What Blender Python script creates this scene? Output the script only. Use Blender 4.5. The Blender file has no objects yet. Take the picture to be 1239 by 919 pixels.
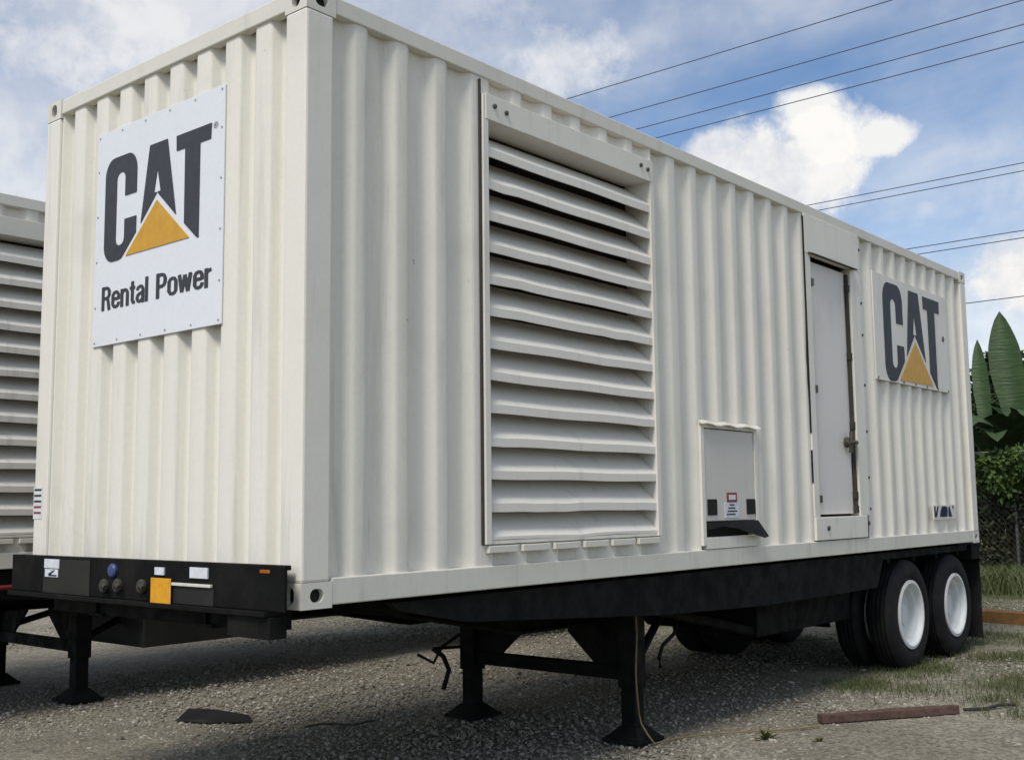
import bpy, bmesh, math, random
import numpy as np
from mathutils import Matrix, Vector
rad = math.radians
random.seed(7)
rng = np.random.default_rng(7)
scene = bpy.context.scene
COL = scene.collection

# ------------------------------------------------------------------ camera
B = 1.10                       # height of the container floor above the gravel
W, H = 2.438, 2.896            # ISO container width and height
FPX, YAW, PITCH, ROLL = 1350.95, 0.70024, 0.11084, -0.01101
CAM = Vector((-3.2115, -3.9343, 0.4543 + B))
def cam_axes():
    f = Vector((math.cos(YAW) * math.cos(PITCH), math.sin(YAW) * math.cos(PITCH), math.sin(PITCH)))
    r = Vector((math.sin(YAW), -math.cos(YAW), 0)); u = r.cross(f)
    c, s = math.cos(ROLL), math.sin(ROLL)
    return c * r + s * u, -s * r + c * u, f
AR, AU, AF = cam_axes()
cd = bpy.data.cameras.new('camera'); cam = bpy.data.objects.new('camera', cd); COL.objects.link(cam)
cam.matrix_world = Matrix(((AR.x, AU.x, -AF.x, CAM.x), (AR.y, AU.y, -AF.y, CAM.y), (AR.z, AU.z, -AF.z, CAM.z), (0, 0, 0, 1)))
cd.sensor_fit = 'HORIZONTAL'; cd.sensor_width = 36; cd.lens = FPX / 1239 * 36
cd.clip_start = 0.05; cd.clip_end = 3000
scene.camera = cam
def pixdir(px, py):            # photograph pixel -> world direction
    return (AF + AR * ((px - 619.5) / FPX) - AU * ((py - 459.5) / FPX)).normalized()

# ------------------------------------------------------------------ light
SUN_EL, SUN_SIDE = rad(52), rad(11)        # sun stands almost square to the container's front end
SUN_DIR = Vector((-math.cos(SUN_EL) * math.cos(SUN_SIDE), -math.cos(SUN_EL) * math.sin(SUN_SIDE), math.sin(SUN_EL)))
sl = bpy.data.lights.new('sun', 'SUN'); sl.energy = 2.0; sl.angle = rad(18); sl.color = (1, 0.95, 0.87)
so = bpy.data.objects.new('sun', sl); COL.objects.link(so)
so.rotation_euler = SUN_DIR.to_track_quat('Z', 'Y').to_euler()
so.location = (-10, -1, 15)

world = bpy.data.worlds.new('World'); scene.world = world; world.use_nodes = True
VEIL_AT = (0, 0, 0)
def build_world():
    nt = world.node_tree; N = nt.nodes; L = nt.links; N.clear()
    def mth(op, a, b=None, clamp=False):
        n = N.new('ShaderNodeMath'); n.operation = op; n.use_clamp = clamp
        for i, v in enumerate((a, b)):
            if v is None: continue
            if isinstance(v, (int, float)): n.inputs[i].default_value = v
            else: L.new(v, n.inputs[i])
        return n.outputs[0]
    def vec(op, a, b):
        n = N.new('ShaderNodeVectorMath'); n.operation = op
        for i, v in enumerate((a, b)):
            if v is None: continue
            if isinstance(v, (tuple, list, Vector)): n.inputs[i].default_value = tuple(v)
            else: L.new(v, n.inputs[i])
        return n.outputs['Value'] if op in ('DOT_PRODUCT', 'LENGTH') else n.outputs['Vector']
    def noise(v, sc, det=6, rough=0.55, dist=0.0):
        n = N.new('ShaderNodeTexNoise'); n.inputs['Scale'].default_value = sc; n.inputs['Detail'].default_value = det
        n.inputs['Roughness'].default_value = rough; n.inputs['Distortion'].default_value = dist
        L.new(v, n.inputs['Vector']); return n.outputs['Fac']
    def smooth(v, a, b):
        n = N.new('ShaderNodeMapRange'); n.interpolation_type = 'SMOOTHSTEP'
        n.inputs['From Min'].default_value = a; n.inputs['From Max'].default_value = b
        L.new(v, n.inputs['Value']); return n.outputs['Result']
    tc = N.new('ShaderNodeTexCoord').outputs['Generated']
    sky = N.new('ShaderNodeTexSky'); sky.sky_type = 'NISHITA'; sky.sun_disc = False
    sky.sun_elevation = SUN_EL; sky.sun_rotation = math.atan2(SUN_DIR.x, SUN_DIR.y)
    sky.altitude = 0; sky.air_density = 1.0; sky.dust_density = 0.6; sky.ozone_density = 1.5
    # cumulus heaps standing in the sky: (pixel x, y, half width, half height, strength)
    heaps = [(950, 205, 125, 62, .95), (1000, 162, 70, 52, 1), (1066, 166, 60, 30, .9), (980, 130, 40, 28, .9), (868, 182, 52, 28, .9), (930, 255, 120, 60, .8),
             (680, 80, 100, 62, .78), (742, 58, 56, 44, .75), (640, 100, 90, 60, .6), (480, 10, 260, 90, .5), (560, 60, 130, 60, .45),
             (1240, 345, 70, 52, 1), (1225, 320, 40, 38, .9), (1250, 420, 90, 60, .7),
             (1118, 252, 46, 34, .45), (1178, 226, 56, 22, .42),
             (170, 20, 340, 130, .8), (60, 70, 200, 120, .78), (0, 240, 90, 34, .6), (250, 60, 160, 90, .8), (1110, 270, 60, 40, .3)]
    wob = noise(tc, 9, 5, 0.6, 0.4); wob2 = noise(tc, 30, 5, 0.68)
    w = mth('ADD', mth('MULTIPLY', mth('SUBTRACT', wob, 0.5), 1.9), mth('MULTIPLY', mth('SUBTRACT', wob2, 0.5), 1.0))
    total = None
    for px, py, hw, hh, st in heaps:
        c = pixdir(px, py); r = Vector((c.y, -c.x, 0)).normalized(); u = r.cross(c)
        d = vec('SUBTRACT', tc, c)
        a = vec('DOT_PRODUCT', d, r * (FPX / hw)); b = vec('DOT_PRODUCT', d, u * (FPX / hh)); e = vec('DOT_PRODUCT', d, c * 3)
        l = mth('SQRT', mth('ADD', mth('ADD', mth('MULTIPLY', a, a), mth('MULTIPLY', b, b)), mth('MULTIPLY', e, e)))
        v = mth('ADD', mth('SUBTRACT', 1.0, l), mth('MULTIPLY', w, 0.8))
        m = mth('MULTIPLY', smooth(v, -0.12, 0.45 if st > .84 else 0.95), st)
        total = m if total is None else mth('MAXIMUM', total, m)
    # the same kind of sky all round: broken cloud and a thin veil
    flat = N.new('ShaderNodeMapping'); flat.inputs['Scale'].default_value = (1, 1, 2.4); flat.inputs['Location'].default_value = VEIL_AT; L.new(tc, flat.inputs['Vector'])
    veil = mth('MULTIPLY', smooth(noise(flat.outputs[0], 1.7, 6, 0.58, 0.3), 0.29, 0.66), 0.70)
    total = mth('MAXIMUM', total, veil)
    shade = N.new('ShaderNodeMixRGB'); L.new(smooth(mth('ADD', mth('MULTIPLY', noise(tc, 7, 4, 0.6, 0.5), 0.8), mth('MULTIPLY', wob2, 0.4)), 0.46, 0.70), shade.inputs['Fac'])
    shade.inputs['Color1'].default_value = (5.1, 5.25, 5.6, 1); shade.inputs['Color2'].default_value = (7.0, 6.85, 6.6, 1)
    tint = N.new('ShaderNodeMixRGB'); tint.blend_type = 'MULTIPLY'; tint.inputs['Fac'].default_value = 1
    L.new(sky.outputs[0], tint.inputs['Color1']); tint.inputs['Color2'].default_value = (0.72, 0.84, 0.95, 1)
    mix = N.new('ShaderNodeMixRGB'); L.new(total, mix.inputs['Fac']); L.new(tint.outputs[0], mix.inputs['Color1']); L.new(shade.outputs[0], mix.inputs['Color2'])
    bg = N.new('ShaderNodeBackground'); bg.inputs['Strength'].default_value = 0.1; L.new(mix.outputs[0], bg.inputs['Color'])
    out = N.new('ShaderNodeOutputWorld'); L.new(bg.outputs[0], out.inputs['Surface'])
build_world()
vs = scene.view_settings; vs.view_transform = 'Standard'; vs.look = 'None'; vs.gamma = 1; vs.use_curve_mapping = False
vs.exposure = 0.50
scene.render.engine = 'CYCLES'; scene.cycles.max_bounces = 4; scene.cycles.diffuse_bounces = 3; scene.cycles.glossy_bounces = 2; scene.cycles.caustics_reflective = False; scene.cycles.caustics_refractive = False; scene.cycles.use_denoising = True

# ------------------------------------------------------------------ mesh helpers
def wloc(o):
    v = Vector((0, 0, 0))
    while o is not None: v = v + Vector(o.location); o = o.parent
    return v
class MB:
    """collects faces in metres (offset by off) and links them as ONE mesh object"""
    def __init__(s, off=(0, 0, 0)): s.v, s.f, s.off = [], [], Vector(off)
    def add(s, vs_, fs_):
        n = len(s.v); s.v += [tuple(Vector(p) + s.off) for p in vs_]; s.f += [tuple(i + n for i in f) for f in fs_]; return s
    def box(s, x0, x1, y0, y1, z0, z1):
        return s.add([(x, y, z) for z in (z0, z1) for y in (y0, y1) for x in (x0, x1)],
                     [(0, 2, 3, 1), (4, 5, 7, 6), (0, 1, 5, 4), (1, 3, 7, 5), (3, 2, 6, 7), (2, 0, 4, 6)])
    def prism(s, pts, axis, a, b):
        def P(q, t): return {'x': (t, q[0], q[1]), 'y': (q[0], t, q[1]), 'z': (q[0], q[1], t)}[axis]
        n = len(pts)
        return s.add([P(q, a) for q in pts] + [P(q, b) for q in pts],
                     [tuple(range(n))[::-1], tuple(range(n, 2 * n))] + [(i, (i + 1) % n, n + (i + 1) % n, n + i) for i in range(n)])
    def frustum(s, c, w0, w1, z0, z1):
        x, y = c; a, b = w0 / 2, w1 / 2
        return s.add([(x - a, y - a, z0), (x + a, y - a, z0), (x + a, y + a, z0), (x - a, y + a, z0),
                      (x - b, y - b, z1), (x + b, y - b, z1), (x + b, y + b, z1), (x - b, y + b, z1)],
                     [(3, 2, 1, 0), (4, 5, 6, 7), (0, 1, 5, 4), (1, 2, 6, 5), (2, 3, 7, 6), (3, 0, 4, 7)])
    def tube(s, path, r, n=8):
        path = [Vector(p) for p in path]; rr = r if isinstance(r, (list, tuple)) else [r] * len(path)
        vs_, fs_ = [], []
        for i, p in enumerate(path):
            t = (path[min(i + 1, len(path) - 1)] - path[max(i - 1, 0)]).normalized()
            a = t.cross(Vector((0, 0, 1)) if abs(t.z) < 0.9 else Vector((1, 0, 0))).normalized(); b = t.cross(a)
            vs_ += [p + (a * math.cos(k * 2 * math.pi / n) + b * math.sin(k * 2 * math.pi / n)) * rr[i] for k in range(n)]
        for i in range(len(path) - 1):
            fs_ += [(i * n + k, i * n + (k + 1) % n, (i + 1) * n + (k + 1) % n, (i + 1) * n + k) for k in range(n)]
        fs_ += [tuple(range(n))[::-1], tuple(range((len(path) - 1) * n, len(path) * n))]
        return s.add(vs_, fs_)
    def lathe(s, prof, c, axis='y', n=40, closed=False):
        vs_, fs_ = [], []
        for r, h in prof:
            for k in range(n):
                a = k * 2 * math.pi / n; u, w = r * math.cos(a), r * math.sin(a)
                vs_.append({'y': (c[0] + u, c[1] + h, c[2] + w), 'x': (c[0] + h, c[1] + u, c[2] + w), 'z': (c[0] + u, c[1] + w, c[2] + h)}[axis])
        m = len(prof)
        for i in range(m if closed else m - 1):
            j = (i + 1) % m
            fs_ += [(i * n + k, i * n + (k + 1) % n, j * n + (k + 1) % n, j * n + k) for k in range(n)]
        if not closed: fs_ += [tuple(range(n)), tuple(range((m - 1) * n, m * n))[::-1]]
        return s.add(vs_, fs_)
    def sheet(s, prof, side, a, b, t=0.004):
        """corrugated plate: prof = (run, depth) points; side 'y' runs along x with depth +y*sgn; side 'x' runs along y"""
        n = len(prof)
        def P(q, z, k):
            d = q[1] + t * k
            return {'y': (q[0], d, z), 'x': (d, q[0], z)}[side]
        vs_ = [P(q, z, k) for k in (0, 1) for z in (a, b) for q in prof]
        f = []
        for i in range(n - 1):
            f += [(i, i + 1, n + i + 1, n + i), (2 * n + i + 1, 2 * n + i, 3 * n + i, 3 * n + i + 1),
                  (i + 1, i, 2 * n + i, 2 * n + i + 1), (n + i, n + i + 1, 3 * n + i + 1, 3 * n + i)]
        f += [(0, n, 3 * n, 2 * n), (n - 1, 3 * n - 1, 4 * n - 1, 2 * n - 1)]
        return s.add(vs_, f)
    def build(s, name, mat, parent=None, smooth=0, bevel=0.0, recalc=True):
        me = bpy.data.meshes.new(name); o = bpy.data.objects.new(name, me)
        base = wloc(parent) if parent else Vector((0, 0, 0))
        me.from_pydata([tuple(Vector(p) - base) for p in s.v], [], s.f)
        if recalc:
            bm = bmesh.new(); bm.from_mesh(me); bmesh.ops.recalc_face_normals(bm, faces=bm.faces); bm.to_mesh(me); bm.free()
        if smooth:
            me.polygons.foreach_set('use_smooth', [True] * len(me.polygons))
            me.set_sharp_from_angle(angle=rad(smooth))
        me.materials.append(mat); me.update()
        COL.objects.link(o); o.parent = parent
        if bevel:
            m = o.modifiers.new('bevel', 'BEVEL'); m.width = bevel; m.segments = 2; m.limit_method = 'ANGLE'; m.angle_limit = rad(40)
            m.harden_normals = False
        return o
def tag(o, label=None, cat=None, group=None, kind=None):
    for k, v in (('label', label), ('category', cat), ('group', group), ('kind', kind)):
        if v: o[k] = v
    return o
def empty(name, loc, label, cat, group=None):
    o = bpy.data.objects.new(name, None); o.location = loc; o.empty_display_size = 0.3; COL.objects.link(o)
    return tag(o, label, cat, group)

# ------------------------------------------------------------------ materials
class M:
    def __init__(s, name):
        s.m = bpy.data.materials.new(name); s.m.use_nodes = True; s.t = s.m.node_tree; s.N = s.t.nodes; s.L = s.t.links
        s.b = s.N['Principled BSDF']; s.pos = s.N.new('ShaderNodeNewGeometry').outputs['Position']
    def mapped(s, sc):
        n = s.N.new('ShaderNodeMapping'); n.inputs['Scale'].default_value = sc; s.L.new(s.pos, n.inputs['Vector']); return n.outputs[0]
    def noise(s, sc, det=5, rough=0.55, v=None, dist=0):
        n = s.N.new('ShaderNodeTexNoise'); n.inputs['Scale'].default_value = sc; n.inputs['Detail'].default_value = det
        n.inputs['Roughness'].default_value = rough; n.inputs['Distortion'].default_value = dist
        s.L.new(v if v is not None else s.pos, n.inputs['Vector']); return n.outputs['Fac']
    def ramp(s, v, a, b, lo=0.0, hi=1.0):
        n = s.N.new('ShaderNodeMapRange'); n.inputs['From Min'].default_value = a; n.inputs['From Max'].default_value = b
        n.inputs['To Min'].default_value = lo; n.inputs['To Max'].default_value = hi; n.interpolation_type = 'SMOOTHSTEP'
        s.L.new(v, n.inputs['Value']); return n.outputs['Result']
    def mix(s, f, a, b, mode='MIX'):
        n = s.N.new('ShaderNodeMixRGB'); n.blend_type = mode
        for i, v in zip(('Fac', 'Color1', 'Color2'), (f, a, b)):
            if isinstance(v, (int, float)): n.inputs[i].default_value = v
            elif isinstance(v, tuple): n.inputs[i].default_value = (*v, 1)
            else: s.L.new(v, n.inputs[i])
        return n.outputs[0]
    def mul(s, a, b):
        n = s.N.new('ShaderNodeMath'); n.operation = 'MULTIPLY'
        for i, v in enumerate((a, b)):
            if isinstance(v, (int, float)): n.inputs[i].default_value = v
            else: s.L.new(v, n.inputs[i])
        return n.outputs[0]
    def set(s, **k):
        for a, v in k.items():
            i = s.b.inputs[{'color': 'Base Color', 'rough': 'Roughness', 'metal': 'Metallic', 'spec': 'Specular IOR Level'}[a]]
            if isinstance(v, tuple): i.default_value = (*v, 1)
            elif isinstance(v, (int, float)): i.default_value = v
            else: s.L.new(v, i)
        return s
    def bump(s, h, dist, strength=1.0):
        n = s.N.new('ShaderNodeBump'); n.inputs['Distance'].default_value = dist; n.inputs['Strength'].default_value = strength
        s.L.new(h, n.inputs['Height']); s.L.new(n.outputs[0], s.b.inputs['Normal']); return s

def paint(name, base, dirt=(0.33, 0.30, 0.24), amount=0.45, rust=0.5, rough=0.5):
    m = M(name)
    blotch = m.ramp(m.noise(0.9, 4, 0.6), 0.5, 0.8, 0, amount * 0.6)
    streak = m.ramp(m.noise(1.0, 6, 0.65, m.mapped((9, 9, 0.55)), 0.3), 0.52, 0.82, 0, amount)
    c = m.mix(blotch, base, dirt); c = m.mix(streak, c, dirt)
    fine = m.ramp(m.noise(45, 2), 0.35, 0.7, 0.975, 1.015)
    c = m.mix(1.0, c, m.mix(fine, (0, 0, 0), (1, 1, 1)), 'MULTIPLY')
    smear = m.mul(m.ramp(m.noise(0.55, 3, 0.5), 0.5, 0.7), m.ramp(m.noise(1.0, 5, 0.7, m.mapped((7, 7, 1.6)), 0.6), 0.48, 0.78, 0, amount * 1.1))
    c = m.mix(smear, c, (0.27, 0.26, 0.23))
    drip = m.ramp(m.noise(1.0, 3, 0.6, m.mapped((26, 26, 0.8)), 0.2), 0.66, 0.82, 0, amount * 0.8)
    c = m.mix(m.mul(drip, m.ramp(m.noise(0.8, 2), 0.45, 0.6)), c, (0.30, 0.22, 0.14))
    chips = m.mul(m.ramp(m.noise(22, 4, 0.6), 0.70, 0.76), m.ramp(m.noise(0.9, 2), 0.5, 0.62, 0, rust))
    c = m.mix(chips, c, (0.13, 0.07, 0.04))
    m.set(color=c, rough=rough, spec=0.35)
    m.bump(m.noise(2.2, 2, 0.5), 0.010, 0.5)
    return m.m
def plain(name, color, rough=0.6, var=0.25, scale=14, metal=0.0, bump=0.0):
    m = M(name); d = tuple(c * (1 - var) for c in color)
    m.set(color=m.mix(m.ramp(m.noise(scale, 5, 0.6), 0.3, 0.7), d, color), rough=rough, metal=metal, spec=0.3)
    if bump: m.bump(m.noise(scale * 3, 4), bump)
    return m.m
CREAM = paint('cream_paint', (0.77, 0.737, 0.655))
CREAM2 = paint('weathered_cream_paint', (0.66, 0.63, 0.55), amount=0.6)
SLAT = paint('slat_paint', (0.77, 0.735, 0.66), amount=0.4, rust=0.7)
DOORP = paint('door_paint', (0.73, 0.69, 0.65), amount=0.25, rust=0.3)
HATCHP = paint('hatch_paint', (0.62, 0.60, 0.55), amount=0.2, rust=0.2)
RAILP = paint('rail_paint', (0.69, 0.665, 0.585), amount=0.4, rust=0.8)
SIGN2 = paint('old_sign_face', (0.74, 0.71, 0.65), amount=0.45, rust=0.6)
SIGN = paint('sign_face', (0.74, 0.76, 0.79), (0.5, 0.5, 0.5), 0.15, 0.25, 0.4)
LOGO = plain('sign_black', (0.045, 0.047, 0.055), 0.45, 0.2)
LOGO2 = plain('sign_black_faded', (0.035, 0.04, 0.055), 0.55, 0.35)
YEL = plain('sign_yellow', (0.62, 0.33, 0.035), 0.45, 0.12)
WHITE = plain('sticker_white', (0.72, 0.74, 0.78), 0.5, 0.2, 30)
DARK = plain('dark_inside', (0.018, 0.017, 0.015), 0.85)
SEAL = plain('dark_seal', (0.05, 0.047, 0.04), 0.8)
BOLT = plain('bolt_steel', (0.12, 0.11, 0.09), 0.5, 0.3, 30, 0.5)
RIVET = plain('sign_rivet', (0.42, 0.42, 0.42), 0.5, 0.4, 30)
RUSTY = plain('rusty_steel', (0.16, 0.085, 0.06), 0.8, 0.5, 18, 0.0, 0.004)
NAVY = plain('navy_print', (0.02, 0.025, 0.07), 0.5)
RED = plain('red_print', (0.28, 0.04, 0.04), 0.5)
YTAG = plain('yellow_tag', (0.75, 0.36, 0.02), 0.5, 0.2, 20)
BLUE = plain('blue_fitting', (0.05, 0.075, 0.19), 0.4)
CORDY = plain('yellow_cord', (0.24, 0.19, 0.09), 0.7)
def black_paint():
    m = M('chassis_black')
    dust = m.mul(m.ramp(m.noise(3.5, 6, 0.65), 0.45, 0.8), 0.55)
    c = m.mix(dust, (0.005, 0.005, 0.005), (0.022, 0.02, 0.017))
    c = m.mix(m.ramp(m.noise(17, 5, 0.6), 0.66, 0.78, 0, 0.5), c, (0.03, 0.016, 0.01))
    m.set(color=c, rough=m.ramp(m.noise(9, 3), 0.3, 0.7, 0.6, 0.9), spec=0.15).bump(m.noise(30, 3), 0.003, 0.4)
    return m.m
BLACK = black_paint()
TANK = plain('tank_grey', (0.024, 0.023, 0.021), 0.6, 0.35, 4)
def tyre_mat():
    m = M('tyre_rubber')
    c = m.mix(m.ramp(m.noise(6, 5, 0.6), 0.4, 0.8, 0, 0.6), (0.008, 0.008, 0.009), (0.028, 0.026, 0.022))
    m.set(color=c, rough=0.8, spec=0.25).bump(m.noise(60, 3), 0.002, 0.5); return m.m
TYRE = tyre_mat()
RIM = paint('rim_white', (0.66, 0.67, 0.66), (0.24, 0.20, 0.15), 0.8, 0.8, 0.5)

# ------------------------------------------------------------------ the setting: ground
def ground_mat():
    m = M('gravel_ground')
    stones = m.N.new('ShaderNodeTexVoronoi'); stones.inputs['Scale'].default_value = 42; m.L.new(m.pos, stones.inputs['Vector'])
    cell = m.N.new('ShaderNodeSeparateColor'); m.L.new(stones.outputs['Color'], cell.inputs[0])
    base = m.mix(m.ramp(m.noise(0.55, 5, 0.6), 0.35, 0.68), (0.20, 0.182, 0.145), (0.31, 0.288, 0.24))
    base = m.mix(m.ramp(m.noise(4.5, 6, 0.65), 0.4, 0.75, 0, 0.6), base, (0.16, 0.147, 0.115))
    tone = m.mix(cell.outputs[0], (0.55, 0.55, 0.55), (1.4, 1.38, 1.33))
    c = m.mix(1.0, base, tone, 'MULTIPLY')
    c = m.mix(m.ramp(m.noise(160, 3), 0.35, 0.7, 0, 0.45), c, (0.15, 0.138, 0.11))
    grass = m.mul(m.ramp(m.noise(0.9, 5, 0.65), 0.47, 0.62), 0.75)
    far = m.N.new('ShaderNodeSeparateXYZ'); m.L.new(m.pos, far.inputs[0])
    verge = m.ramp(far.outputs[0], 12.5, 17)
    c = m.mix(m.mul(grass, m.ramp(far.outputs[0], 4.5, 8.0)), c, (0.075, 0.085, 0.035))
    c = m.mix(m.mul(verge, m.ramp(m.noise(1.4, 6, 0.65), 0.3, 0.6)), c, (0.06, 0.075, 0.028))
    m.set(color=c, rough=0.95, spec=0.1)
    h = m.mix(0.5, stones.outputs['Distance'], m.noise(35, 6, 0.7)); m.bump(h, 0.02, 0.9)
    return m.m
def make_ground():
    n = 61; xs = np.concatenate([np.linspace(-900, -12, 8), np.linspace(-8, 26, 90), np.linspace(40, 900, 8)])
    ys = np.concatenate([np.linspace(-900, -14, 8), np.linspace(-9, 18, 80), np.linspace(40, 900, 8)])
    X, Y = np.meshgrid(xs, ys, indexing='ij')
    Z = np.zeros_like(X)
    for k in range(14):
        a = rng.uniform(0, 6.28); f = rng.uniform(0.6, 2.6); Z += 0.006 * np.sin((X * np.cos(a) + Y * np.sin(a)) * f + rng.uniform(0, 6.28)) / f
    near = (X > -9) & (X < 27) & (Y > -10) & (Y < 19); Z = np.where(near, Z - 0.012, -0.012)
    nx, ny = X.shape
    v = np.stack([X, Y, Z], -1).reshape(-1, 3)
    f = [(i * ny + j, (i + 1) * ny + j, (i + 1) * ny + j + 1, i * ny + j + 1) for i in range(nx - 1) for j in range(ny - 1)]
    me = bpy.data.meshes.new('ground'); me.from_pydata(v.tolist(), [], f); me.polygons.foreach_set('use_smooth', [True] * len(me.polygons))
    me.materials.append(ground_mat()); o = bpy.data.objects.new('ground', me); COL.objects.link(o)
    return tag(o, 'grey brown gravel yard under the trailers with weedy patches', 'ground', kind='structure')
make_ground()

# ------------------------------------------------------------------ container
def ribs(starts, end, x0, x1, d0, depth, ramp, inner, sgn=1):
    """corrugation profile along the run: outer plane d0, recesses beginning at each start"""
    p = [(x0, d0)]
    for s in starts:
        q = [(s, d0), (s + ramp, d0 + depth), (s + ramp + inner, d0 + depth), (s + 2 * ramp + inner, d0)]
        for a in q:
            if p[-1][0] + 0.002 < a[0] < x1 - 0.002: p.append(a)
    p.append((x1, p[-1][1] if p[-1][0] > x1 - 0.03 else d0))
    q = [p[0]]                                  # rolled, not knife-edged, folds
    for a, b, c in zip(p, p[1:], p[2:]):
        la = math.hypot(a[0] - b[0], a[1] - b[1]); lc = math.hypot(c[0] - b[0], c[1] - b[1]); e = min(0.014, la * 0.45, lc * 0.45)
        A = (b[0] + (a[0] - b[0]) * e / la, b[1] + (a[1] - b[1]) * e / la); C = (b[0] + (c[0] - b[0]) * e / lc, b[1] + (c[1] - b[1]) * e / lc)
        q += [A, ((A[0] + C[0] + 2 * b[0]) / 4, (A[1] + C[1] + 2 * b[1]) / 4), C]
    return q + [p[-1]]
def oval(w, h, n=16):
    r = min(w, h) / 2; pts = []
    for k in range(n):
        a = (k + 0.5) * 2 * math.pi / n; c, s = math.cos(a), math.sin(a)
        pts.append((c * r + math.copysign(max(w / 2 - r, 0), c), s * r + math.copysign(max(h / 2 - r, 0), s)))
    return pts
def casting(off, x, y, z, sx, sy, sz, parent):
    """ISO corner casting: block with an oval socket in each outer face; (x,y,z) its outer corner, s* point inwards"""
    dx, dy, dz = 0.178, 0.162, 0.118
    mb = MB(off); hol = MB(off)
    x0, x1 = sorted((x, x + sx * dx)); y0, y1 = sorted((y, y + sy * dy)); z0, z1 = sorted((z, z + sz * dz))
    C = Vector(((x0 + x1) / 2, (y0 + y1) / 2, (z0 + z1) / 2))
    def face(c, u, v, n, w, h, hw, hh):
        c, u, v, n = Vector(c), Vector(u), Vector(v), Vector(n)
        o = oval(hw, hh); m = len(o)
        sq = []
        for a, b in o:
            k = max(abs(a) / (w / 2), abs(b) / (h / 2)); sq.append((a / k, b / k))
        # corners: snap the nearest ring points
        for sa in (-1, 1):
            for sb in (-1, 1):
                i = min(range(m), key=lambda i: (sq[i][0] - sa * w / 2) ** 2 + (sq[i][1] - sb * h / 2) ** 2); sq[i] = (sa * w / 2, sb * h / 2)
        ring = [c + u * a + v * b for a, b in sq]; hole = [c + u * a + v * b for a, b in o]; back = [q - n * 0.03 for q in hole]
        mb.add(ring + hole + back, [(i, (i + 1) % m, m + (i + 1) % m, m + i) for i in range(m)] + [(m + i, m + (i + 1) % m, 2 * m + (i + 1) % m, 2 * m + i) for i in range(m)])
        hol.add([q + n * 0.001 for q in back], [tuple(range(m))])
    face((x, C.y, C.z), (0, 1, 0), (0, 0, 1), (-sx, 0, 0), dy, dz, 0.062, 0.080)
    face((C.x, y, C.z), (1, 0, 0), (0, 0, 1), (0, -sy, 0), dx, dz, 0.080, 0.062)
    face((C.x, C.y, z), (1, 0, 0), (0, 1, 0), (0, 0, -sz), dx, dy, 0.090, 0.060)
    xi, yi, zi = x + sx * dx, y + sy * dy, z + sz * dz
    mb.add([(xi, y0, z0), (xi, y1, z0), (xi, y1, z1), (xi, y0, z1)], [(0, 1, 2, 3)])
    mb.add([(x0, yi, z0), (x1, yi, z0), (x1, yi, z1), (x0, yi, z1)], [(0, 1, 2, 3)])
    mb.add([(x0, y0, zi), (x1, y0, zi), (x1, y1, zi), (x0, y1, zi)], [(0, 1, 2, 3)])
    o = mb.build('corner_casting', RAILP, parent); hol.build('socket', DARK, o, recalc=False)
    return o
def poly_plate(fn, pts, name, mat, parent, h0=0.0015, h1=0.004, off=(0, 0, 0)):
    """flat piece of print on a plane; fn(u, v, height) -> point"""
    mb = MB(off); n = len(pts)
    mb.add([fn(u, v, h0) for u, v in pts] + [fn(u, v, h1) for u, v in pts],
           [tuple(range(n)), tuple(range(n, 2 * n))] + [(i, (i + 1) % n, n + (i + 1) % n, n + i) for i in range(n)])
    return mb.build(name, mat, parent)
def arc(cx, cy, rx, ry, a0, a1, n=7):
    return [(cx + rx * math.cos(rad(a0 + (a1 - a0) * i / n)), cy + ry * math.sin(rad(a0 + (a1 - a0) * i / n))) for i in range(n + 1)]
def logo(fn, parent, mat, off):
    C = [(.347, .668), (.347, .775)] + arc(.275, .775, .072, .085, 8, 90) + arc(.158, .775, .076, .085, 90, 180) + arc(.158, .455, .076, .077, 180, 262) + \
        [(.205, .379), (.232, .385), (.349, .486), (.349, .560), (.252, .560), (.252, .475)] + arc(.216, .475, .036, .03, 0, -180, 6) + \
        arc(.216, .755, .036, .03, 180, 0, 6) + [(.252, .668)]
    A1 = [(.448, .857), (.516, .857), (.513, .741), (.489, .637), (.512, .634), (.386, .517)]
    A2 = [(.516, .857), (.586, .857), (.662, .508), (.514, .634), (.540, .637), (.513, .741)]
    T = [(.655, .853), (.912, .853), (.908, .787), (.832, .787), (.832, .380), (.815, .387), (.724, .460), (.722, .787), (.658, .787)]
    poly_plate(fn, C, 'letter', mat, parent, off=off)
    mb = MB(off)
    for P in (A1, A2):
        n = len(P); mb.add([fn(u, v, .0015) for u, v in P] + [fn(u, v, .004) for u, v in P],
                           [tuple(range(n)), tuple(range(n, 2 * n))] + [(i, (i + 1) % n, n + (i + 1) % n, n + i) for i in range(n)])
    mb.build('letter', mat, parent)
    poly_plate(fn, T, 'letter', mat, parent, off=off)
    poly_plate(fn, [(.513, .600), (.269, .389), (.764, .392)], 'triangle', YEL, parent, .0015, .0045, off)
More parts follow.
